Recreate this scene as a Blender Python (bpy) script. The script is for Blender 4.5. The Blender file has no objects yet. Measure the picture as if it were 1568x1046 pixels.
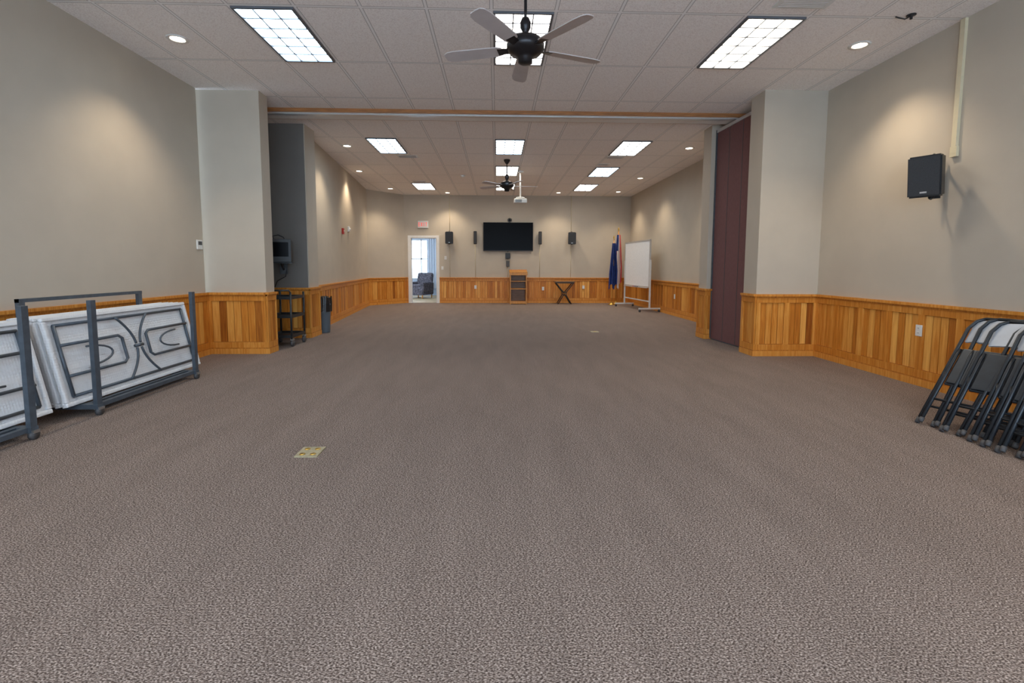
import bpy, bmesh, math, random
from mathutils import Vector, Matrix, Euler
random.seed(7)
sc=bpy.context.scene
CZ=3.66
# ---------------------------------------------------------------- materials
def mat(name,col,rough=.6,metal=0,noise=0,nscale=20,bump=0,bscale=200,emis=None,estr=0,spec=.5,stretch=None):
    m=bpy.data.materials.new(name);m.use_nodes=True
    nt=m.node_tree;b=nt.nodes['Principled BSDF']
    b.inputs['Base Color'].default_value=(*col,1);b.inputs['Roughness'].default_value=rough
    b.inputs['Metallic'].default_value=metal;b.inputs['Specular IOR Level'].default_value=spec
    tc=nt.nodes.new('ShaderNodeTexCoord');mp=nt.nodes.new('ShaderNodeMapping')
    nt.links.new(tc.outputs['Object'],mp.inputs[0])
    if stretch: mp.inputs['Scale'].default_value=stretch
    n=nt.nodes.new('ShaderNodeTexNoise');n.inputs['Scale'].default_value=nscale;n.inputs['Detail'].default_value=3
    nt.links.new(mp.outputs[0],n.inputs['Vector'])
    r=nt.nodes.new('ShaderNodeValToRGB');k=noise if noise else .03
    r.color_ramp.elements[0].position=.3;r.color_ramp.elements[1].position=.7
    r.color_ramp.elements[0].color=(*[c*(1-k) for c in col],1);r.color_ramp.elements[1].color=(*[min(1,c*(1+k)) for c in col],1)
    nt.links.new(n.outputs['Fac'],r.inputs[0]);nt.links.new(r.outputs[0],b.inputs['Base Color'])
    if bump:
        n2=nt.nodes.new('ShaderNodeTexNoise');n2.inputs['Scale'].default_value=bscale
        nt.links.new(tc.outputs['Object'],n2.inputs['Vector'])
        bp=nt.nodes.new('ShaderNodeBump');bp.inputs['Strength'].default_value=bump;bp.inputs['Distance'].default_value=.003
        nt.links.new(n2.outputs['Fac'],bp.inputs['Height']);nt.links.new(bp.outputs[0],b.inputs['Normal'])
    if emis:
        b.inputs['Emission Color'].default_value=(*emis,1);b.inputs['Emission Strength'].default_value=estr
    return m
M={}
M['wall']=mat('wall_paint',(.51,.45,.37),.8,noise=.03,nscale=3,bump=.15,bscale=250,spec=.25)
M['walldark']=mat('nook_wall_shade',(.20,.185,.17),.85,noise=.03,nscale=3,bump=.15,bscale=250,spec=.2)  # wall paint darkened: the nook's shade is put into the colour
M['white']=mat('white_paint',(.78,.77,.75),.5)
M['black']=mat('black_plastic',(.016,.017,.019),.45,noise=.2)
M['blackm']=mat('black_metal',(.03,.033,.036),.38,metal=.3,noise=.15)
M['screen']=mat('screen_glass',(.003,.003,.004),.25,spec=.05)
M['grille']=mat('speaker_grille',(.028,.03,.034),.6,noise=.5,nscale=300)
M['steel']=mat('steel',(.5,.5,.5),.3,metal=.9)
M['alu']=mat('aluminium',(.62,.63,.64),.35,metal=.7)
M['slate']=mat('cart_slate_metal',(.085,.105,.13),.42,metal=.3,noise=.15)
M['burg']=mat('burgundy_fabric',(.17,.075,.075),.85,noise=.12,nscale=90,bump=.4,bscale=400,stretch=(1,1,.15))
M['conduit']=mat('beige_conduit',(.66,.58,.40),.5)
M['red']=mat('red_plastic',(.5,.03,.02),.4)
M['exit']=mat('exit_red',(.7,.05,.03),.4,emis=(1,.08,.04),estr=.6)
M['plast']=mat('offwhite_plastic',(.72,.72,.7),.4)
M['yellow']=mat('yellow_plastic',(.65,.45,.03),.4)
M['blade']=mat('fan_blade_taupe',(.50,.45,.44),.5,noise=.08,nscale=6)
M['bronze']=mat('dark_bronze',(.022,.02,.022),.32,metal=.5,noise=.2)
M['brass']=mat('brass',(.6,.4,.1),.3,metal=.9)
M['navy']=mat('navy_cloth',(.014,.035,.17),.8,noise=.2)
M['redcloth']=mat('red_cloth',(.5,.02,.03),.8,noise=.15)
M['whitecloth']=mat('white_cloth',(.75,.73,.72),.8)
M['board']=mat('whiteboard_enamel',(.86,.88,.9),.2)
M['floorbox']=mat('brass_floor_box',(.42,.37,.24),.5,metal=.2,noise=.2,nscale=60)
M['oak']=mat('oak_wood',(.58,.25,.045),.4,noise=.3,nscale=9,stretch=(8,8,.7))
M['beamwood']=mat('beam_stained_wood',(.36,.15,.05),.4,noise=.3,nscale=9,stretch=(.7,8,8))
M['oakdark']=mat('walnut_top',(.22,.1,.03),.4,noise=.25,nscale=10,stretch=(1,8,8))
M['rubber']=mat('grey_rubber',(.07,.07,.075),.6)
M['bin']=mat('grey_blue_bin_plastic',(.10,.125,.15),.5)
M['bag']=mat('black_bag',(.012,.012,.013),.3,bump=.8,bscale=30)
M['seat']=mat('chair_grey_plastic',(.42,.45,.5),.4)
M['steeltube']=mat('chair_charcoal_tube',(.022,.028,.036),.35,metal=.3,noise=.15)
M['armfab']=mat('armchair_fabric',(.10,.085,.10),.9,noise=.7,nscale=18)
M['curtain']=mat('sheer_curtain',(.7,.74,.82),.9)
M['blueroom']=mat('next_room_paint',(.55,.62,.74),.8)
M['tan_floor']=mat('next_room_floor',(.42,.3,.17),.6,noise=.2,nscale=5)
def tableplastic():
    m=mat('table_white_plastic',(.74,.76,.79),.45)
    nt=m.node_tree;b=nt.nodes['Principled BSDF']
    tc=nt.nodes.new('ShaderNodeTexCoord');v=nt.nodes.new('ShaderNodeTexVoronoi');v.inputs['Scale'].default_value=45;v.inputs['Randomness'].default_value=.15
    nt.links.new(tc.outputs['Object'],v.inputs['Vector'])
    bp=nt.nodes.new('ShaderNodeBump');bp.inputs['Strength'].default_value=.8;bp.inputs['Distance'].default_value=.006
    nt.links.new(v.outputs['Distance'],bp.inputs['Height']);nt.links.new(bp.outputs[0],b.inputs['Normal'])
    return m
M['tplast']=tableplastic()
def boardwood():
    m=bpy.data.materials.new('honey_fir_boards');m.use_nodes=True;nt=m.node_tree;b=nt.nodes['Principled BSDF']
    b.inputs['Roughness'].default_value=.42;b.inputs['Specular IOR Level'].default_value=.3
    tc=nt.nodes.new('ShaderNodeTexCoord');mp=nt.nodes.new('ShaderNodeMapping');mp.inputs['Scale'].default_value=(14,14,.9)
    at=nt.nodes.new('ShaderNodeAttribute');at.attribute_name='tone'
    add=nt.nodes.new('ShaderNodeVectorMath');add.operation='MULTIPLY_ADD'
    nt.links.new(at.outputs['Color'],add.inputs[0]);add.inputs[1].default_value=(31,17,43);nt.links.new(tc.outputs['Object'],add.inputs[2])
    nt.links.new(add.outputs[0],mp.inputs[0])
    n=nt.nodes.new('ShaderNodeTexNoise');n.inputs['Scale'].default_value=3.2;n.inputs['Detail'].default_value=5;n.inputs['Distortion'].default_value=.6
    nt.links.new(mp.outputs[0],n.inputs['Vector'])
    r=nt.nodes.new('ShaderNodeValToRGB');e=r.color_ramp.elements
    e[0].position=.0;e[0].color=(.22,.055,.007,1);e[1].position=1;e[1].color=(.88,.46,.11,1)
    x=e.new(.5);x.color=(.58,.205,.026,1)
    mm=nt.nodes.new('ShaderNodeMath');mm.operation='MULTIPLY_ADD';mm.inputs[1].default_value=.8;mm.inputs[2].default_value=-.25
    nt.links.new(n.outputs['Fac'],mm.inputs[0])
    m2=nt.nodes.new('ShaderNodeMath');m2.operation='MULTIPLY_ADD';m2.inputs[1].default_value=.75
    nt.links.new(at.outputs['Fac'],m2.inputs[0]);nt.links.new(mm.outputs[0],m2.inputs[2])
    nt.links.new(m2.outputs[0],r.inputs[0]);nt.links.new(r.outputs[0],b.inputs['Base Color'])
    return m
M['fir']=boardwood()
def ceilmat():
    m=bpy.data.materials.new('acoustic_tile_grid');m.use_nodes=True;nt=m.node_tree;b=nt.nodes['Principled BSDF'];b.inputs['Roughness'].default_value=.9
    b.inputs['Specular IOR Level'].default_value=.1
    L=nt.links.new
    g=nt.nodes.new('ShaderNodeNewGeometry');sp=nt.nodes.new('ShaderNodeSeparateXYZ');L(g.outputs['Position'],sp.inputs[0])
    def M1(op,a,bv,c=None):
        n=nt.nodes.new('ShaderNodeMath');n.operation=op
        for i,v in enumerate([a,bv,c]):
            if v is None: continue
            if isinstance(v,(int,float)): n.inputs[i].default_value=v
            else: L(v,n.inputs[i])
        return n.outputs[0]
    x=sp.outputs['X'];y=sp.outputs['Y']
    fx=M1('PINGPONG',M1('ADD',x,.05+61*.61),.305)
    gt=M1('GREATER_THAN',y,7.8)
    off=M1('MULTIPLY_ADD',gt,-(9.33-4.74-3*1.22),-4.74+1.22*20)
    fy=M1('PINGPONG',M1('ADD',y,off),.61)
    lx=M1('LESS_THAN',fx,.0125);ly=M1('LESS_THAN',fy,.0125);line=M1('MAXIMUM',lx,ly)
    ex=M1('LESS_THAN',fx,.02);ey=M1('LESS_THAN',fy,.02);edge=M1('MAXIMUM',ex,ey)
    n=nt.nodes.new('ShaderNodeTexNoise');n.inputs['Scale'].default_value=90;n.inputs['Detail'].default_value=4;L(g.outputs['Position'],n.inputs['Vector'])
    r=nt.nodes.new('ShaderNodeValToRGB');r.color_ramp.elements[0].position=.34;r.color_ramp.elements[1].position=.54
    r.color_ramp.elements[0].color=(.80,.74,.715,1);r.color_ramp.elements[1].color=(.96,.92,.895,1);L(n.outputs['Fac'],r.inputs[0])
    mx=nt.nodes.new('ShaderNodeMixRGB');L(edge,mx.inputs[0]);L(r.outputs[0],mx.inputs[1]);mx.inputs[2].default_value=(.5,.48,.47,1)
    mx2=nt.nodes.new('ShaderNodeMixRGB');L(line,mx2.inputs[0]);L(mx.outputs[0],mx2.inputs[1]);mx2.inputs[2].default_value=(.9,.88,.87,1)
    L(mx2.outputs[0],b.inputs['Base Color'])
    bp=nt.nodes.new('ShaderNodeBump');bp.inputs['Strength'].default_value=.2;bp.inputs['Distance'].default_value=.003;L(n.outputs['Fac'],bp.inputs['Height']);L(bp.outputs[0],b.inputs['Normal'])
    return m
M['ceil']=ceilmat()
def carpet():
    m=bpy.data.materials.new('loop_carpet');m.use_nodes=True;nt=m.node_tree;b=nt.nodes['Principled BSDF'];b.inputs['Roughness'].default_value=.95
    b.inputs['Specular IOR Level'].default_value=.1
    L=nt.links.new
    g=nt.nodes.new('ShaderNodeNewGeometry')
    mp=nt.nodes.new('ShaderNodeMapping');mp.inputs['Rotation'].default_value=(0,0,.5);mp.inputs['Scale'].default_value=(1,1.7,1);L(g.outputs['Position'],mp.inputs[0])
    n=nt.nodes.new('ShaderNodeTexNoise');n.inputs['Scale'].default_value=125;n.inputs['Detail'].default_value=2;n.inputs['Roughness'].default_value=.5;L(mp.outputs[0],n.inputs['Vector'])
    r=nt.nodes.new('ShaderNodeValToRGB');e=r.color_ramp.elements;e[0].position=.36;e[1].position=.64
    e[0].color=(.065,.046,.038,1);e[1].color=(.45,.37,.325,1);x=e.new(.5);x.color=(.205,.157,.135,1)
    L(n.outputs['Fac'],r.inputs[0])
    n2=nt.nodes.new('ShaderNodeTexNoise');n2.inputs['Scale'].default_value=1.6;n2.inputs['Detail'].default_value=5
    mp2=nt.nodes.new('ShaderNodeMapping');mp2.inputs['Scale'].default_value=(3.4,.7,1);L(g.outputs['Position'],mp2.inputs[0]);L(mp2.outputs[0],n2.inputs['Vector'])
    r2=nt.nodes.new('ShaderNodeValToRGB');r2.color_ramp.elements[0].position=.3;r2.color_ramp.elements[1].position=.7
    r2.color_ramp.elements[0].color=(.92,.92,.92,1);r2.color_ramp.elements[1].color=(1.06,1.06,1.06,1);L(n2.outputs['Fac'],r2.inputs[0])
    wv=nt.nodes.new('ShaderNodeTexWave');wv.inputs['Scale'].default_value=22;wv.inputs['Distortion'].default_value=6;wv.inputs['Detail'].default_value=2;wv.inputs['Detail Scale'].default_value=5;wv.bands_direction='Y'
    L(g.outputs['Position'],wv.inputs['Vector'])
    r3=nt.nodes.new('ShaderNodeValToRGB');r3.color_ramp.elements[0].color=(.80,.80,.80,1);r3.color_ramp.elements[1].color=(1.18,1.18,1.18,1);L(wv.outputs['Fac'],r3.inputs[0])
    mx=nt.nodes.new('ShaderNodeMixRGB');mx.blend_type='MULTIPLY';mx.inputs[0].default_value=1;L(r.outputs[0],mx.inputs[1]);L(r2.outputs[0],mx.inputs[2])
    mx3=nt.nodes.new('ShaderNodeMixRGB');mx3.blend_type='MULTIPLY';mx3.inputs[0].default_value=1;L(mx.outputs[0],mx3.inputs[1]);L(r3.outputs[0],mx3.inputs[2])
    L(mx3.outputs[0],b.inputs['Base Color'])
    bp=nt.nodes.new('ShaderNodeBump');bp.inputs['Strength'].default_value=.5;bp.inputs['Distance'].default_value=.006;L(n.outputs['Fac'],bp.inputs['Height']);L(bp.outputs[0],b.inputs['Normal'])
    return m
M['carpet']=carpet()
def emat(name,col,s):
    m=bpy.data.materials.new(name);m.use_nodes=True;nt=m.node_tree
    b=nt.nodes['Principled BSDF'];b.inputs['Base Color'].default_value=(.8,.8,.8,1)
    b.inputs['Emission Color'].default_value=(*col,1);b.inputs['Emission Strength'].default_value=s
    return m
TS=9.5
M['tubeW']=emat('tube_light_neutral',(1,.94,.86),TS)
M['tubeB']=emat('tube_light_cool',(.66,.85,1),TS)
M['tubeO']=emat('tube_light_warm',(1,.91,.76),TS)
M['bulb']=emat('downlight_bulb',(1,.86,.66),10);M['bulb'].cycles.emission_sampling='NONE';M['exit'].cycles.emission_sampling='NONE'
M['louver']=mat('louver_metal',(.12,.13,.15),.4,metal=.2)
# ---------------------------------------------------------------- builder
class B:
    def __init__(s,name): s.name=name;s.v=[];s.f=[];s.m=[];s.mats=[];s.tone=[];s.sm=[]
    def mi(s,k):
        if k not in s.mats: s.mats.append(k)
        return s.mats.index(k)
    def add(s,vs,fs,k,smooth=False,tone=.5):
        o=len(s.v);s.v+= [tuple(v) for v in vs];i=s.mi(k)
        for f in fs: s.f.append([o+j for j in f]);s.m.append(i);s.tone.append(tone);s.sm.append(smooth)
    def box(s,c,d,k,rot=None,tone=.5):
        h=[x/2 for x in d];R=Euler(rot).to_matrix() if rot else Matrix.Identity(3)
        vs=[Vector(c)+R@Vector((a*h[0],b*h[1],e*h[2])) for a in(-1,1) for b in(-1,1) for e in(-1,1)]
        s.add(vs,[(0,1,3,2),(4,6,7,5),(0,4,5,1),(2,3,7,6),(0,2,6,4),(1,5,7,3)],k,tone=tone)
    def bb(s,a,b,k,tone=.5):
        s.box([(a[i]+b[i])/2 for i in range(3)],[abs(b[i]-a[i]) for i in range(3)],k,tone=tone)
    def bev(s,c,d,k,r=.01,rot=None,seg=3):
        bm=bmesh.new();bmesh.ops.create_cube(bm,size=1)
        for v in bm.verts: v.co=Vector((v.co.x*d[0],v.co.y*d[1],v.co.z*d[2]))
        bmesh.ops.bevel(bm,geom=bm.edges[:],offset=r,segments=seg,affect='EDGES',profile=.5)
        R=Euler(rot).to_matrix() if rot else Matrix.Identity(3)
        bm.verts.index_update()
        s.add([Vector(c)+R@v.co for v in bm.verts],[[v.index for v in f.verts] for f in bm.faces],k,smooth=False);bm.free()
    def tube(s,pts,r,k,n=10,closed=False,caps=True,rs=None):
        pts=[Vector(p) for p in pts];N=len(pts);rings=[];up=None
        for i,p in enumerate(pts):
            if closed: t=(pts[(i+1)%N]-pts[i-1])
            else: t=(pts[min(i+1,N-1)]-pts[max(i-1,0)])
            t.normalize()
            if up is None: up=t.orthogonal().normalized()
            else: up=(up-t*up.dot(t));up=up.normalized() if up.length>1e-6 else t.orthogonal().normalized()
            q=t.cross(up);rr=rs[i] if rs else r
            rings.append([p+rr*(math.cos(2*math.pi*j/n)*up+math.sin(2*math.pi*j/n)*q) for j in range(n)])
        vs=[v for R in rings for v in R];fs=[]
        for i in range(N if closed else N-1):
            a=i*n;b=((i+1)%N)*n
            for j in range(n): fs.append((a+j,a+(j+1)%n,b+(j+1)%n,b+j))
        if caps and not closed: fs.append(tuple(range(n))[::-1]);fs.append(tuple((N-1)*n+j for j in range(n)))
        s.add(vs,fs,k,smooth=True)
    def lathe(s,prof,k,c=(0,0,0),n=28,rot=None):
        R=Euler(rot).to_matrix() if rot else Matrix.Identity(3);vs=[];fs=[]
        for (r,z) in prof:
            for j in range(n):
                a=2*math.pi*j/n;vs.append(Vector(c)+R@Vector((r*math.cos(a),r*math.sin(a),z)))
        for i in range(len(prof)-1):
            for j in range(n): fs.append((i*n+j,i*n+(j+1)%n,(i+1)*n+(j+1)%n,(i+1)*n+j))
        fs.append(tuple(range(n))[::-1]);fs.append(tuple((len(prof)-1)*n+j for j in range(n)))
        s.add(vs,fs,k,smooth=True)
    def grid(s,fn,nu,nv,k,kf=None,smooth=True):
        o=len(s.v);s.v+=[tuple(fn(i/nu,j/nv)) for i in range(nu+1) for j in range(nv+1)]
        for i in range(nu):
            for j in range(nv):
                kk=kf(i/nu,j/nv) if kf else k
                s.f.append([o+i*(nv+1)+j,o+(i+1)*(nv+1)+j,o+(i+1)*(nv+1)+j+1,o+i*(nv+1)+j+1]);s.m.append(s.mi(kk));s.tone.append(.5);s.sm.append(smooth)
    def done(s,loc=(0,0,0),rot=(0,0,0)):
        me=bpy.data.meshes.new(s.name);me.from_pydata(s.v,[],s.f)
        for k in s.mats: me.materials.append(M[k])
        me.polygons.foreach_set('material_index',s.m);me.polygons.foreach_set('use_smooth',s.sm)
        ca=me.color_attributes.new('tone','FLOAT_COLOR','CORNER')
        for p,t in zip(me.polygons,s.tone):
            for l in p.loop_indices: ca.data[l].color=(t,t,t,1)
        bm=bmesh.new();bm.from_mesh(me);bmesh.ops.recalc_face_normals(bm,faces=bm.faces);bm.to_mesh(me);bm.free()
        ob=bpy.data.objects.new(s.name,me);sc.collection.objects.link(ob);ob.location=loc;ob.rotation_euler=rot
        return ob
# ---------------------------------------------------------------- room shell
b=B('floor');b.bb((-4.4,-3.2,-.1),(4.9,16.72,0),'carpet');b.done()
b=B('ceiling');b.bb((-4.4,-3.2,CZ),(4.9,16.75,CZ+.1),'ceil');b.done()
def wallseg(b,p,q,k='wall',t=.14,z0=0,z1=CZ):
    p=Vector(p);q=Vector(q);d=(q-p).normalized();n=Vector((d.y,-d.x))*t
    vs=[]
    for z in(z0,z1):
        for w in(p,q,q+n,p+n): vs.append((w.x,w.y,z))
    b.add(vs,[(0,1,2,3),(4,7,6,5),(0,4,5,1),(1,5,6,2),(2,6,7,3),(3,7,4,0)],k)
b=B('wall_left');wallseg(b,(-4.1,6.9),(-4.1,-3.2));b.done()
b=B('wall_left_pier');b.bb((-4.24,6.95,0),(-3.28,7.2,CZ),'wall');b.done()
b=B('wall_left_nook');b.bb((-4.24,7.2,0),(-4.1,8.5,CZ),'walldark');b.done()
b=B('wall_left_nook_pier');b.bb((-4.24,8.5,0),(-3.27,8.95,CZ),'wall');b.bb((-4.1,8.494,.0),(-3.285,8.5,CZ),'walldark');b.done()  # thin sheet on the pier front carries the painted nook shade
b=B('wall_left_rear');wallseg(b,(-4.1,15.5),(-3.46,8.95));b.done()
b=B('wall_rear_left_angle');wallseg(b,(-3.15,16.6),(-4.1,15.5));b.done()
DX0,DX1,DH=-2.93,-2.05,2.22
b=B('wall_rear');b.bb((-3.2,16.6,0),(DX0,16.74,CZ),'wall');b.bb((DX1,16.6,0),(4.74,16.74,CZ),'wall');b.bb((DX0,16.6,DH),(DX1,16.74,CZ),'wall');b.done()
b=B('wall_right_rear');b.bb((4.6,8.6,0),(4.74,16.6,CZ),'wall');b.done()
b=B('wall_right_pocket_pier');b.bb((3.66,8.29,0),(4.6,8.6,CZ),'wall');b.done()
b=B('wall_right_pocket');b.bb((3.95,7.0,0),(4.1,8.29,CZ),'wall');b.done()
b=B('wall_right_pier');b.bb((3.65,6.65,0),(4.67,7.0,CZ),'wall');b.done()
b=B('wall_right');b.bb((4.53,-3.2,0),(4.67,6.65,CZ),'wall');b.done()
b=B('wall_front')
xs=[-4.1,-3.7,-1.4,-1.1,1.4,1.7,4.1,4.53]
b.bb((-4.24,-3.34,0),(4.67,-3.2,.3),'wall');b.bb((-4.24,-3.34,3.4),(4.67,-3.2,CZ),'wall')
for i in range(0,8,2): b.bb((xs[i],-3.34,.3),(xs[i+1],-3.2,3.4),'wall')
b.done()
for i in range(1,7,2):
    b=B('window_%d'%((i+1)//2));x0,x1=xs[i],xs[i+1]
    b.bb((x0,-3.3,.3),(x1,-3.24,.36),'white');b.bb((x0,-3.3,3.34),(x1,-3.24,3.4),'white')
    b.bb((x0,-3.3,.36),(x0+.06,-3.24,3.34),'white');b.bb((x1-.06,-3.3,.36),(x1,-3.24,3.34),'white')
    b.bb(((x0+x1)/2-.02,-3.29,.36),((x0+x1)/2+.02,-3.25,3.34),'white');b.done()
# ---------------------------------------------------------------- wainscot
H=.88
tn=[0]
def wains(p,q,pitch=.45,side='x',base=True,bead=.085):
    p=Vector(p);q=Vector(q);Lg=(q-p).length;d=(q-p)/Lg;n=Vector((-d.y,d.x));ang=math.atan2(d.y,d.x)
    tn[0]+=1;b=B('trim_%d'%tn[0])
    def bx(s0,s1,z0,z1,t0,t1,tone,bld):
        c=p+d*(s0+s1)/2+n*(t0+t1)/2
        bld.box((c.x,c.y,(z0+z1)/2),(s1-s0,t1-t0,z1-z0),'fir',rot=(0,0,ang),tone=tone)
    k=max(1,round(Lg/pitch));w=Lg/k;sw=.075 if Lg>.3 else .03
    bx(0,Lg,.17,H-.03,0,.004,-.4,b)
    for i in range(k+1):
        s=i*w;s0=max(0,s-sw/2) if i else 0;s1=min(Lg,s+sw/2) if i<k else Lg
        if i==0:s1=sw*.8
        if i==k:s0=Lg-sw*.8
        bx(s0,s1,.17,H-.12,0,.026,random.uniform(.42,.7),b)
    for i in range(k):
        bx(i*w+.001,(i+1)*w,H-.12,H-.03,0,.0265,random.uniform(.45,.65),b)
        bx(i*w+.001,(i+1)*w,.085,.17,0,.0265,random.uniform(.45,.65),b)
        a=i*w+(sw/2 if i else sw*.8);e=(i+1)*w-(sw/2 if i<k-1 else sw*.8)
        nb=max(1,round((e-a)/bead));bw=(e-a)/nb
        for j in range(nb): bx(a+j*bw+.004,a+(j+1)*bw-.004,.175,H-.125,.003,.011,min(1,max(0,random.gauss(.54,.24))),b)
    bx(0,Lg,H-.03,H,0,.048,.6,b);bx(0,Lg,H-.05,H-.03,0,.035,.25,b)
    b.done()
    if base:
        b=B('baseboard_%s'%side);bx(0,Lg,0,.075,0,.032,.66,b);bx(0,Lg,.075,.09,0,.028,.3,b);b.done()
wains((-4.1,6.95),(-4.1,-3.2),.45,'left')
wains((-3.28,6.95),(-4.1,6.95),.8,'left_pier',bead=.1)
wains((-3.28,7.2),(-3.28,6.92),.4,'left_pier_side')
wains((-3.27,8.494),(-4.08,8.494),.4,'left_nook_pier')
wains((-3.27,8.95),(-3.27,8.47),.5,'left_nook_side')
wains((-4.1,15.5),(-3.46,8.97),.85,'left_rear')
wains((-3.15,16.6),(-4.1,15.5),.7,'rear_angle')
wains((DX0-.09,16.6),(-3.15,16.6),.4,'rear_door_side')
wains((4.6,16.6),(DX1+.09,16.6),1.1,'rear')
wains((4.6,8.6),(4.6,16.6),.9,'right_rear')
wains((3.75,8.29),(3.66,8.29),.3,'right_pocket')
wains((3.66,8.26),(3.66,8.6),.4,'right_pocket_side')
wains((3.65,6.62),(3.65,7.0),.4,'right_pier_side')
wains((4.53,6.65),(3.65,6.65),.45,'right_pier')
wains((4.53,-3.2),(4.53,6.65),.43,'right')
b=B('door_1')
for x in (DX0-.09,DX1): b.bb((x,16.57,0),(x+.09,16.6,DH+.08),'white')
b.bb((DX0,16.57,DH),(DX1,16.6,DH+.08),'white')
b.bb((DX0,16.6,0),(DX0+.02,16.74,DH),'white');b.bb((DX1-.02,16.6,0),(DX1,16.74,DH),'white');b.bb((DX0+.02,16.6,DH-.02),(DX1-.02,16.74,DH),'white')
b.done()
b=B('trim_50')
b.bb((-4.1,7.66,3.605),(3.95,7.70,CZ),'beamwood');b.bb((-4.1,7.7,3.60),(3.95,8.02,CZ),'white');b.bb((-4.1,8.02,3.605),(3.95,8.05,CZ),'beamwood')
b.bb((-4.1,7.72,3.585),(3.95,7.80,3.60),'alu');b.done()
b=B('folding_partition_panel');pl=1.17
b.bb((0,.0,.02),(.06,pl,3.52),'burg');b.bb((-.02,-.06,.02),(.05,0,3.57),'plast');b.bb((-.015,pl,.02),(.05,pl+.03,3.57),'slate')
b.bb((-.015,0,3.52),(.05,pl,3.57),'alu');b.bb((.01,0,0.0),(.05,pl,.02),'slate')
for i in range(1,3): b.bb((-.004,i*.39,.03),(.001,i*.39+.007,3.51),'rubber')
b.bb((-.035,-.04,1.28),(-.02,-.015,1.42),'yellow')
b.done((3.81,7.08,0),(0,0,math.atan2(.065,1.17)))
# ---------------------------------------------------------------- next room through door
b=B('floor_next_room');b.bb((-5,16.74,-.1),(0,21,0),'tan_floor');b.done()
b=B('wall_next_room')
b.bb((-5,21,0),(-4.6,21.1,2.7),'blueroom');b.bb((-2.6,21,0),(0,21.1,2.7),'blueroom');b.bb((-4.6,21,0),(-2.6,21.1,.7),'blueroom');b.bb((-4.6,21,2.4),(-2.6,21.1,2.7),'blueroom')
b.bb((-5.1,16.75,0),(-5,21.1,2.7),'blueroom');b.bb((0,16.75,0),(.1,21.1,2.7),'blueroom');b.done()
b=B('ceiling_next_room');b.bb((-5.1,16.75,2.7),(.1,21.1,2.8),'white');b.done()
b=B('window_4')
for x in(-4.6,-3.94,-3.28,-2.64): b.bb((x,20.98,.7),(x+.05,21.04,2.4),'white')
for z in(.7,1.55,2.36): b.bb((-4.6,20.98,z),(-2.6,21.04,z+.05),'white')
b.done()
b=B('curtain')
b.grid(lambda u,v:(-4.75+.5*u,20.9+.03*math.sin(u*30),.3+2.15*v),40,4,'curtain')
b.grid(lambda u,v:(-3.0+.5*u,20.9+.03*math.sin(u*30),.3+2.15*v),40,4,'curtain');b.tube([(-4.8,20.9,2.46),(-2.4,20.9,2.46)],.012,'blackm');b.done()
b=B('armchair')
b.bev((0,0,.28),(.8,.75,.3),'armfab',.06);b.bev((0,-.02,.47),(.54,.62,.14),'armfab',.05);b.bev((0,.32,.65),(.72,.2,.7),'armfab',.08,rot=(-.15,0,0))
for s in(-1,1):
    b.bev((s*.36,-.02,.45),(.16,.72,.38),'armfab',.07)
    for y in(-.3,.3): b.tube([(s*.33,y,.0),(s*.33,y,.14)],.025,'oak')
b.done((-3.05,19.3,0),(0,0,-.5))
# ---------------------------------------------------------------- ceiling fixtures
def troffer(cx,cy,k,cz=CZ):
    b=B('fluorescent_troffer_light');w,l=.575,1.185
    b.add([(-w/2,-l/2,-.004),(w/2,-l/2,-.004),(w/2,l/2,-.004),(-w/2,l/2,-.004)],[(0,3,2,1)],k)
    f=.022
    for s in(-1,1):
        b.bb((s*w/2-s*f,-l/2,-.02),(s*w/2,l/2,-.001),'louver');b.bb((-w/2+f,s*l/2-s*f,-.02),(w/2-f,s*l/2,-.001),'louver')
    for i in(1,2): x=-w/2+w*i/3;b.bb((x-.006,-l/2+f,-.019),(x+.006,l/2-f,-.006),'louver')
    for i in range(1,6): y=-l/2+l*i/6;b.bb((-w/2+f,y-.006,-.018),(w/2-f,y+.006,-.006),'louver')
    return b.done((cx,cy,cz))
for x,y,k in [(.255,5.35,'tubeW'),(-2.185,5.35,'tubeB'),(2.695,5.35,'tubeO'),(.255,9.94,'tubeB'),(-2.185,9.94,'tubeB'),(2.695,9.94,'tubeW'),
              (.255,12.38,'tubeO'),(2.695,12.38,'tubeB'),(-2.185,14.82,'tubeW'),(.255,14.82,'tubeW'),(2.695,14.82,'tubeW'),(.255,.47,'tubeW'),(-2.185,.47,'tubeB'),(2.695,.47,'tubeO')]: troffer(x,y,k)
troffer(-3.2,18.6,'tubeB',2.7)  # unseen fixture, added to brighten the view through the doorway
def downlight(x,y,e=70):
    b=B('recessed_downlight')
    b.lathe([(.105,0),(.105,-.006),(.075,-.009),(.07,-.003),(.07,0)],'white')
    b.lathe([(.068,-.002),(.05,-.006),(.03,-.011),(.001,-.013)],'bulb')
    o=b.done((x,y,CZ-.001))
    l=bpy.data.lights.new('downlight_lamp','SPOT');l.energy=e;l.color=(1,.82,.6);l.spot_size=math.radians(110);l.spot_blend=.8;l.shadow_soft_size=.06
    lo=bpy.data.objects.new('lamp',l);sc.collection.objects.link(lo);lo.parent=o;lo.location=(0,0,-.04)
for x,y in [(-3.39,5.44),(3.93,5.31),(-3.0,9.98),(3.90,9.87),(-1.61,16.04),(2.01,15.86),(-3.49,12.56),(3.9,13.2),(3.9,15.6),(-3.3,15.3),(-3.39,1.2),(3.93,1.2)]: downlight(x,y)
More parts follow.
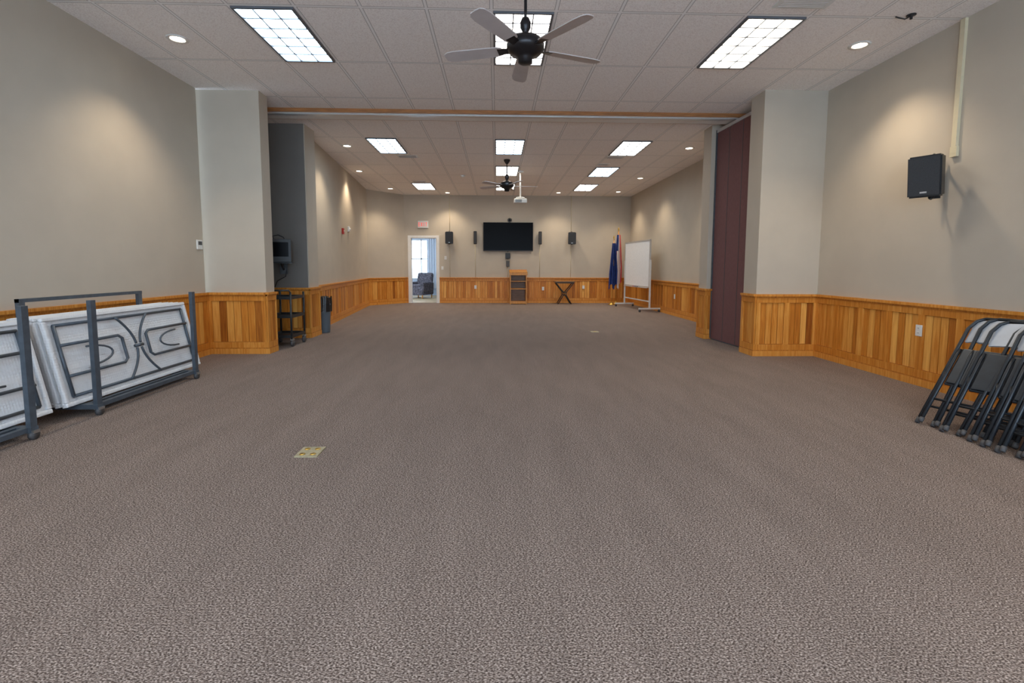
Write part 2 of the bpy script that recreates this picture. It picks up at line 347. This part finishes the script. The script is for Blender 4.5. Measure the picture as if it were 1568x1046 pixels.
def vent(x,y,w=.55,l=.55):
    b=B('ceiling_vent');b.bb((-w/2,-l/2,-.008),(w/2,l/2,-.001),'plast')
    for i in range(9): yy=-l/2+.04+i*(l-.08)/8;b.box((0,yy,-.010),(w-.08,.004,.01),'alu',rot=(.6,0,0))
    b.done((x,y,CZ))
vent(2.8,4.45,.5,.3);vent(-1.95,10.85,.45,.25);vent(2.6,10.75,.4,.22);vent(-2.2,14.0,.4,.22);vent(2.5,11.5,.3,.2)
b=B('smoke_detector');b.lathe([(.001,-.05),(.04,-.048),(.06,-.03),(.065,0)],'plast');b.done((-.9,13.0,CZ-.001))
b=B('sprinkler_head');b.lathe([(.04,0),(.04,-.006),(.012,-.012),(.012,-.04),(.001,-.041)],'black')
b.tube([(0,0,-.01),(-.06,0,-.04),(-.1,.02,-.02),(-.13,.03,-.005)],.006,'black',n=6);b.done((3.95,4.68,CZ-.001))
# ---------------------------------------------------------------- fans
def fan(x,y,rot):
    b=B('ceiling_fan')
    b.lathe([(.07,CZ-.001),(.07,CZ-.03),(.03,CZ-.09),(.015,CZ-.1)],'bronze')
    b.tube([(0,0,CZ-.08),(0,0,3.2)],.013,'bronze')
    b.lathe([(.014,3.33),(.03,3.325),(.045,3.29),(.045,3.25),(.03,3.22),(.02,3.2),(.03,3.19),(.07,3.18),(.135,3.15),(.158,3.11),(.158,3.075),(.13,3.04),(.08,3.02),(.06,3.0),(.06,2.965),(.04,2.955),(.001,2.953)],'bronze')
    for i in range(5):
        a=rot+i*2*math.pi/5;c,s=math.cos(a),math.sin(a)
        def P(r,t,z): return (c*r-s*t,s*r+c*t,z)
        b.add([P(.13,-.025,3.07),P(.24,-.04,3.075),P(.24,.04,3.09),P(.13,.025,3.085),P(.13,-.025,3.062),P(.24,-.04,3.067),P(.24,.04,3.082),P(.13,.025,3.077)],
              [(0,1,2,3),(4,7,6,5),(0,4,5,1),(1,5,6,2),(2,6,7,3),(3,7,4,0)],'bronze')
        prof=[(.20,.045),(.24,.058),(.45,.066),(.62,.07),(.68,.062),(.71,.04),(.715,.0)]
        ring=prof+[(r,-w) for r,w in prof[::-1][1:]];N=len(ring)
        vs=[P(r,w,3.083+.18*w) for r,w in ring]+[P(r,w,3.075+.18*w) for r,w in ring]
        b.add(vs,[tuple(range(N)),tuple(range(N,2*N))[::-1]]+[(j,(j+1)%N,N+(j+1)%N,N+j) for j in range(N)],'blade')
    b.done((x,y,0))
fan(.24,4.2,.35);fan(.23,11.1,.1)
b=B('ceiling_projector')
b.lathe([(.08,CZ-.001),(.08,CZ-.02),(.02,CZ-.05)],'white');b.tube([(0,0,CZ-.03),(0,0,3.0)],.022,'white')
b.box((0,0,2.99),(.16,.16,.015),'white');b.bev((0,0,2.91),(.33,.27,.11),'plast',.02)
b.lathe([(.001,.03),(.03,.028),(.042,.0)],'black',c=(.08,.135,2.91),rot=(-math.pi/2,0,0))
for i in range(6): b.box((-.05,-.137,2.875+i*.012),(.16,.004,.005),'rubber')
b.tube([(-.12,-.06,2.96),(-.1,-.03,3.0),(-.02,0,3.02)],.008,'white');b.tube([(.12,-.06,2.96),(.1,-.03,3.0),(.02,0,3.02)],.008,'white')
b.done((.6,12.4,0))
# ---------------------------------------------------------------- rear wall items
YB=16.6
b=B('television');b.bev((.39,YB-.07,2.265),(1.70,.05,.97),'black',.008);b.box((.39,YB-.0965,2.275),(1.67,.003,.93),'screen')
b.bb((.1,YB-.046,2.0),(.7,YB-.002,2.5),'blackm');b.done()
b=B('webcam');b.bev((.44,YB-.09,2.83),(.14,.09,.09),'black',.02);b.bev((.44,YB-.09,2.87),(.08,.07,.05),'black',.02);b.lathe([(.001,.02),(.02,.018),(.028,0)],'screen',c=(.44,YB-.135,2.83),rot=(math.pi/2,0,0));b.box((.44,YB-.05,2.77),(.05,.09,.04),'black');b.done()
b=B('cable_junction_box');b.bev((.38,YB-.05,1.62),(.17,.08,.2),'black',.01);b.tube([(.38,YB-.03,1.75),(.38,YB-.03,1.9)],.01,'black');b.tube([(.38,YB-.03,.9),(.38,YB-.03,1.52)],.009,'conduit')
b.bev((.38,YB-.05,1.35),(.12,.08,.2),'rubber',.01);b.done()
def slim(x):
    b=B('slim_tower_speaker');b.bev((0,0,0),(.11,.1,.44),'black',.02);b.box((0,-.052,0),(.085,.004,.40),'grille');b.box((0,.07,0),(.04,.05,.08),'blackm')
    b.tube([(0,.09,-.2),(0,.09,-1.35)],.008,'conduit');b.done((x,YB-.1,2.23))
slim(-.73);slim(1.48)
def spk(x,y,z,rz,rx=0.12,s=1.0,off=.2):
    b=B('wall_speaker')
    w,h,d=.27*s,.40*s,.25*s
    vs=[(-w/2,-d/2,-h/2),(w/2,-d/2,-h/2),(w*.36,d/2,-h/2),(-w*.36,d/2,-h/2),(-w/2,-d/2,h/2),(w/2,-d/2,h/2),(w*.36,d/2,h/2),(-w*.36,d/2,h/2)]
    R=Matrix.Rotation(rx,3,'X')
    bm=bmesh.new();V=[bm.verts.new(R@Vector(v)) for v in vs]
    for f in [(0,1,2,3),(4,7,6,5),(0,4,5,1),(1,5,6,2),(2,6,7,3),(3,7,4,0)]: bm.faces.new([V[i] for i in f])
    bmesh.ops.bevel(bm,geom=bm.edges[:],offset=.015*s,segments=2,affect='EDGES');bm.verts.index_update()
    b.add([v.co.copy() for v in bm.verts],[[v.index for v in f.verts] for f in bm.faces],'black');bm.free()
    def Q(p): return R@Vector(p)
    b.box(Q((0,-d/2-.004,0)),(w*.9,.008,h*.92),'grille',rot=(rx,0,0))
    b.box(Q((0,-d/2-.009,-h*.38)),(w*.2,.003,h*.04),'alu',rot=(rx,0,0))
    b.tube([(0,d*.3,h*.5),(0,d*.45,h*.56),(0,off,h*.5)],.014,'blackm');b.tube([(0,d*.3,-h*.5),(0,d*.45,-h*.52),(0,off,-h*.4)],.014,'blackm')
    b.box((0,off,0),(.09,.015,h*1.0),'blackm')
    b.done((x,y,z),(0,0,rz))
spk(-1.6,YB-.22,2.22,0.1);spk(2.55,YB-.22,2.22,-.1)
for x in(-1.6,2.55):
    b=B('wall_conduit');b.tube([(x,YB-.012,2.45),(x,YB-.012,CZ)],.009,'conduit',n=8);b.done()
    b=B('wall_conduit');b.tube([(x,YB-.012,.9),(x,YB-.012,1.98)],.006,'conduit',n=8);b.done()
b=B('exit_sign');b.bev((0,0,0),(.36,.05,.24),'plast',.008)
def letter(ch,x0):
    w=.05;h=.13;t=.014;y=-.027
    S={'E':[(0,0,t,h),(0,0,w,t),(0,h/2-t/2,w*.85,h/2+t/2),(0,h-t,w,h)],'I':[(w/2-t/2,0,w/2+t/2,h)],'T':[(w/2-t/2,0,w/2+t/2,h),(0,h-t,w,h)]}
    if ch=='X':
        for a in(.36,-.36): b.box((x0+w/2,y,0),(t,.004,h),'exit',rot=(0,a,0))
    else:
        for a in S[ch]: b.bb((x0+a[0],y-.002,a[1]-h/2),(x0+a[2],y+.002,a[3]-h/2),'exit')
for i,c in enumerate('EXIT'): letter(c,-.145+i*.078)
b.done((-2.5,YB-.027,2.67))
def plate(x,y,z,rz,kind='outlet'):
    b=B('light_switch' if kind=='switch' else 'wall_outlet');b.bev((0,-.004,0),(.078,.008,.12),'plast',.003)
    if kind=='switch': b.box((0,-.012,0),(.02,.014,.04),'white',rot=(.4,0,0))
    else:
        for s in(-1,1):
            b.bev((0,-.0095,s*.026),(.034,.004,.03),'white',.0015)
            for t in(-1,1): b.box((t*.007,-.012,s*.026),(.003,.002,.012),'rubber')
    b.done((x,y,z),(0,0,rz))
plate(-1.86,YB-.001,1.2,0,'switch');plate(-1.75,YB-.001,1.55,0,'switch');plate(-.73,YB-.027,.55,0);plate(3.0,YB-.027,.55,0)
plate(4.572,12.2,.5,-math.pi/2);plate(4.503,4.95,.59,-math.pi/2);plate(1.6,YB-.027,.5,0)
b=B('lectern');w=.56;d=.45
for s in(-1,1): b.bb((s*w/2,-d/2,.0),(s*w/2-s*.03,d/2,1.04),'oak')
b.bb((-w/2+.03,-d/2,.02),(w/2-.03,d/2,.1),'oak');b.bb((-w/2+.03,-d/2+.02,.5),(w/2-.03,d/2,.53),'oak')
b.bb((-w/2+.03,-d/2+.02,.76),(w/2-.03,d/2,.78),'oak');b.bb((-w/2+.03,d/2-.02,.1),(w/2-.03,d/2,1.04),'oakdark')
b.box((0,0,1.085),(w+.04,d+.04,.03),'oak',rot=(.12,0,0));b.bb((-w/2-.02,-d/2-.02,.97),(w/2+.02,-d/2,1.05),'oak')
b.box((0,.22,1.13),(w+.04,.02,.05),'oak')
b.done((.72,16.2,0))
b=B('small_folding_table');b.bev((0,0,.755),(.68,.45,.03),'oakdark',.006)
b.bb((-.3,-.19,.70),(.3,.19,.74),'blackm')
for y in(-.17,.17):
    b.tube([(-.3,y,.72),(-.06,y,.42),(-.05,y,.3),(-.22,y,.012)],.016,'blackm');b.tube([(.3,y,.72),(.06,y,.42),(.05,y,.3),(.22,y,.012)],.016,'blackm')
    b.tube([(-.06,y,.40),(.06,y,.40)],.012,'blackm');b.tube([(-.05,y,.3),(.05,y,.3)],.012,'blackm')
for x in(-.22,.22): b.tube([(x,-.17,.015),(x,.17,.015)],.013,'blackm')
b.done((2.28,16.2,0))
def flag(name,x,y,zt,cols,lean):
    b=B(name)
    b.lathe([(.12,0),(.12,.015),(.06,.04),(.03,.1),(.001,.1)],'brass')
    b.tube([(0,0,.03),(lean,0,zt)],.014,'oak');b.lathe([(.001,.14),(.02,.1),(.028,.06),(.012,.02),(.02,0)],'brass',c=(lean,0,zt))
    L=zt-.12;bot=.5
    def fn(u,v):
        z=L-(L-bot)*v*(1-.12*abs(math.sin(u*5)));a=u*math.pi*2
        w=.06+.08*min(1,v*1.5)
        return (lean*(z/zt)+ (u-.5)*w*1.9+.012*math.sin(a*5),-.03-.04*math.sin(a*3.2)*min(1,v*2+.3)-.03*v,z)
    b.grid(fn,60,24,'navy',kf=cols);b.done((x,y,0))
flag('blue_state_flag',3.82,15.85,2.15,lambda u,v:'brass' if (.4<u<.6 and .35<v<.5) else 'navy',0.04)
flag('american_flag',4.06,16.25,2.45,lambda u,v:'navy' if (v<.3 and u<.45) else ('redcloth' if int(u*9)%2==0 else 'whitecloth'),.05)
b=B('mobile_whiteboard');L=1.9
b.bb((-L/2,-.012,.70),(L/2,.012,2.0),'board')
for z in(.69,2.0): b.bb((-L/2-.02,-.02,z-.02),(L/2+.02,.02,z+.02),'alu')
for s in(-1,1):
    b.bb((s*L/2-.02,-.02,.69),(s*L/2+.02,.02,2.0),'alu')
    b.bb((s*(L/2+.04)-.018,-.02,.1),(s*(L/2+.04)+.018,.02,1.45),'plast');b.box((s*(L/2+.04),0,.1),(.04,.62,.04),'plast')
    for t in(-1,1):
        b.tube([(s*(L/2+.04)-.012,t*.28,.035),(s*(L/2+.04)+.012,t*.28,.035)],.034,'rubber',n=14);b.box((s*(L/2+.04),t*.28,.07),(.03,.03,.03),'rubber')
b.bb((-L/2,-.018,.28),(L/2,.018,.31),'plast');b.bb((-L/2+.1,-.09,.66),(L/2-.1,-.02,.675),'alu')
for i,k in enumerate(['red','navy','black']): b.tube([(-.2+i*.16,-.055,.684),(-.08+i*.16,-.055,.684)],.008,k,n=8)
b.done((4.16,14.2,0),(0,0,math.atan2(-1.9,.17)))
# ---------------------------------------------------------------- left wall things
b=B('thermostat');b.bev((0,0,0),(.02,.12,.13),'plast',.006);b.box((.012,0,.02),(.003,.08,.05),'rubber');b.done((-4.089,6.8,1.545))
b=B('fire_alarm_pull');b.bev((0,0,0),(.05,.10,.14),'red',.008);b.box((.027,0,.01),(.006,.06,.03),'white');b.done((-3.725,11.9,2.1),(0,0,math.radians(5.6)))
b=B('fire_alarm_strobe');b.bev((0,0,0),(.05,.13,.13),'white',.01);b.lathe([(.03,0),(.025,.02),(.001,.028)],'board',c=(.024,0,0),rot=(0,math.pi/2,0));b.done((-3.80,12.6,2.2),(0,0,math.radians(5.6)))
b=B('wall_mounted_monitor')
b.bev((0,0,0),(.36,.34,.36),'black',.03);b.bev((0,-.175,.0),(.37,.02,.37),'black',.008);b.box((0,-.187,.02),(.29,.006,.23),'screen')
b.bb((-.18,-.1,-.2),(.18,.2,-.175),'blackm');b.tube([(0,.1,-.19),(0,.42,-.3)],.02,'blackm');b.box((0,.43,-.2),(.12,.02,.36),'blackm')
b.tube([(-.08,.0,.17),(-.1,.02,.24),(-.02,.03,.26),(.06,.02,.22),(.08,0,.17)],.01,'black',n=6)
b.tube([(.1,.1,-.19),(.05,.2,-.42),(-.1,.35,-.5),(-.15,.43,-.6)],.007,'black',n=6)
b.done((-3.53,8.0,1.50),(0,0,.3))
b=B('utility_cart');w,d=.38,.5
for s in(-1,1):
    for t in(-1,1):
        b.tube([(s*w/2,t*d/2,.12),(s*w/2,t*d/2,.84)],.016,'blackm')
        b.tube([(s*w/2-.014,t*(d/2-.03),.055),(s*w/2+.014,t*(d/2-.03),.055)],.055,'rubber',n=16);b.box((s*w/2,t*(d/2-.02),.115),(.045,.06,.03),'steel')
for z in(.14,.45,.74):
    b.bb((-w/2,-d/2,z),(w/2,d/2,z+.015),'blackm')
    for s in(-1,1): b.bb((s*w/2-.012,-d/2,z),(s*w/2+.012,d/2,z+.045),'blackm');b.bb((-w/2,s*d/2-.012,z),(w/2,s*d/2+.012,z+.045),'blackm')
b.tube([(-w/2,-d/2,.84),(-w/2,-d/2-.05,.88),(w/2,-d/2-.05,.88),(w/2,-d/2,.84)],.014,'blackm')
b.done((-3.38,7.78,0))
b=B('trash_can');b.lathe([(.10,0),(.105,.02),(.125,.5),(.133,.52),(.133,.55),(.12,.55),(.115,.5),(.10,.48),(.001,.48)],'bin')
def bagf(u,v):
    a=u*2*math.pi;r=.142+.014*math.sin(a*7)*v+.008*math.sin(a*11);
    return (r*math.cos(a)*(1-.15*max(0,v-.6)),r*math.sin(a)*(1-.15*max(0,v-.6)),.40+.27*v+.02*math.sin(a*5)*v)
b.grid(bagf,48,8,'bag');b.lathe([(.13,.58),(.10,.66),(.04,.69),(.001,.695)],'bag');b.done((-3.28,9.2,0))
# ---------------------------------------------------------------- folding tables on carts
def ftable(b,x0,x1,y0,y1,z0,k=0):
    T=Vector((x1-x0,0,.74)).normalized();N=Vector((T.z,0,-T.x));L=y1-y0;O=Vector((x0,y0,z0));Sx=Vector((0,1,0))
    def P(s,t,n): return O+Sx*s+T*t+N*n
    ang=math.atan2(T.x,T.z)
    def bx(s0,s1,t0,t1,n0,n1,m,bev=None):
        c=P((s0+s1)/2,(t0+t1)/2,(n0+n1)/2)
        if bev: b.bev(c,(n1-n0,s1-s0,t1-t0),m,bev,rot=(0,ang,0))
        else: b.box(c,(n1-n0,s1-s0,t1-t0),m,rot=(0,ang,0))
    W=.75
    bx(0,L,0,W,-.022,.0,'tplast',.008)
    for a in((0,L,0,.035),(0,L,W-.035,W),(0,.035,.035,W-.035),(L-.035,L,.035,W-.035)): bx(*a,-.02,.022,'tplast',.009)
    return P,L,W
def arc(f0,f1,n=12): return [f0+(f1-f0)*i/n for i in range(n+1)]
def cart(yc0,yc1,ty0,ty1):
    b=B('folding_table')
    P,L,W=ftable(b,-3.50,-3.66,ty0,ty1,.10)
    r=.0135;C=W/2
    for t in(.075,W-.075): b.tube([P(.09,t,.014),P(L-.09,t,.014)],r,'slate')
    for (s,e) in((.09,1),(L-.09,-1)):
        b.tube([P(s,.075,.016),P(s,W-.075,.016)],r,'slate')
        b.tube([P(s,C-.13,.03),P(s+e*.60,C-.13,.03),P(s+e*.64,C-.10,.03),P(s+e*.64,C+.10,.03),P(s+e*.60,C+.13,.03),P(s,C+.13,.03)],.0135,'slate')
        b.tube([P(s+e*(.22+.26*math.sin(a)),C+.085*math.cos(a),.042) for a in arc(0,math.pi)],.009,'slate',n=8)
        for q in(1,-1):
            b.tube([P(L/2-e*(.03+.17*(f**1.8)),C+q*(.02+.28*f),.05) for f in arc(0,1)],.011,'slate',n=8)
    b.tube([P(L/2-.05,C,.05),P(L/2+.05,C,.05)],.016,'slate')
    b.done()
    for i in range(1,5):
        b=B('folding_table');ftable(b,-3.50-.055*i,-3.66-.055*i,ty0+random.uniform(-.03,.03),ty1-.02+random.uniform(-.03,.01),.10)
        b.done()
    b=B('table_storage_cart')
    xf,xb=-3.36,-3.93
    for y in(yc0,yc1):
        b.box(((xf+xb)/2,y,.075),(abs(xb-xf)+.04,.06,.04),'slate')
        b.box((xf,y,.52),(.035,.05,.90),'slate')
        b.box((xb,y,.52),(.035,.05,.92),'slate')
        for x in(xf+.01,xb):
            b.tube([(x-.014,y,.035),(x+.014,y,.035)],.035,'rubber',n=14)
            b.box((x,y,.06),(.05,.05,.02),'steel')
    for x in(xf-.02,xf-.10,xb+.02): b.box((x,(yc0+yc1)/2,.078),(.04,yc1-yc0,.035),'slate')
    b.box((xb,(yc0+yc1)/2,.965),(.04,yc1-yc0+.05,.03),'slate');b.box((xb,(yc0+yc1)/2,.5),(.03,yc1-yc0,.03),'slate')
    b.done()
cart(4.08,5.40,3.93,5.70)
cart(2.1,3.5,1.98,3.81)
# ---------------------------------------------------------------- folding chairs leaning on right wall
def chair(x,y,lean,rz,light):
    b=B('folding_chair');w=.46;r=.0135
    for s in(-1,1):
        b.tube([(0,s*w/2,.0),(0,s*w/2,.95),(.0,s*(w/2-.03),1.03),(0,s*(w/2-.08),1.06)],r,'steeltube')
        b.tube([(-.03,s*(w/2-.035),.0),(-.03,s*(w/2-.035),.66),(-.02,s*(w/2-.035),.72)],.012,'steeltube')
        b.lathe([(.017,-.008),(.018,.035)],'rubber',c=(0,s*w/2,.0),n=10);b.lathe([(.016,-.008),(.017,.03)],'rubber',c=(-.03,s*(w/2-.035),.0),n=10)
        b.tube([(-.03,s*(w/2-.035),.40),(0,s*w/2,.52)],.008,'steeltube',n=6)
    b.tube([(0,-(w/2-.08),1.06),(0,w/2-.08,1.06)],r,'steeltube');b.tube([(0,-w/2,.16),(0,w/2,.16)],.010,'steeltube')
    b.tube([(-.03,-w/2+.035,.22),(-.03,w/2-.035,.22)],.010,'steeltube')
    b.grid(lambda u,v:(-.016+.03*(2*u-1)**2,(u-.5)*(w-.03),.82+.22*v),12,4,'seat')
    b.grid(lambda u,v:(-.002+.03*(2*u-1)**2,(u-.5)*(w-.03),.82+.22*v),12,4,'seat')
    b.bev((-.015,0,.55),(.022,w-.09,.36),'steeltube',.01);b.bev((-.034,0,.55),(.018,w-.12,.34),'seat' if light else 'steeltube',.008)
    b.done((x,y,.012),(0,lean,rz))
for i in range(11):
    chair(3.52+random.uniform(-.02,.02),3.50-.105*i,math.radians(40+random.uniform(-1.5,1.5)),math.radians(20+random.uniform(-2,2)),i==9)
spk(4.28,4.73,2.16,math.radians(-58),.12,1.0,.22)
b=B('wall_conduit');b.box((4.515,4.72,3.02),(.03,.05,1.27),'conduit');b.box((4.515,4.72,2.4),(.028,.07,.1),'conduit');b.done()
b=B('floor_outlet_box');b.box((0,0,.004),(.15,.17,.008),'floorbox')
for s in(-1,1):
    for t in(-1,1): b.lathe([(.02,.008),(.018,.0105),(.001,.0105)],'brass',c=(s*.035,t*.045,0),n=16)
b.done((-1.26,3.2,0))
b=B('floor_outlet_box');b.box((0,0,.003),(.15,.17,.006),'floorbox');b.lathe([(.03,.006),(.028,.009),(.001,.009)],'brass',n=16);b.done((1.9,9.2,0))
# ---------------------------------------------------------------- world, camera
w=bpy.data.worlds.new('World');sc.world=w;w.use_nodes=True;bg=w.node_tree.nodes['Background'];bg.inputs[0].default_value=(.62,.80,1,1);bg.inputs[1].default_value=6.0
f,th,yaw,roll,py,h=736.37,.08409,.03186,.00284,470.25,1.258
F=Vector((math.sin(yaw)*math.cos(th),math.cos(yaw)*math.cos(th),-math.sin(th)))
R=Vector((math.cos(yaw),-math.sin(yaw),0));U=Vector((math.sin(yaw)*math.sin(th),math.cos(yaw)*math.sin(th),math.cos(th)))
c,s=math.cos(roll),math.sin(roll)
X=c*R+s*U;Y=-s*R+c*U;Z=-F
cam=bpy.data.cameras.new('camera');co=bpy.data.objects.new('camera',cam);sc.collection.objects.link(co)
mw=Matrix((X,Y,Z)).transposed().to_4x4();mw.translation=Vector((0,0,h));co.matrix_world=mw
cam.sensor_width=36;cam.lens=f/1568*36;cam.shift_y=-(523-py)/1568;cam.clip_start=.05
sc.camera=co
sc.view_settings.view_transform='Standard';sc.view_settings.exposure=0.3
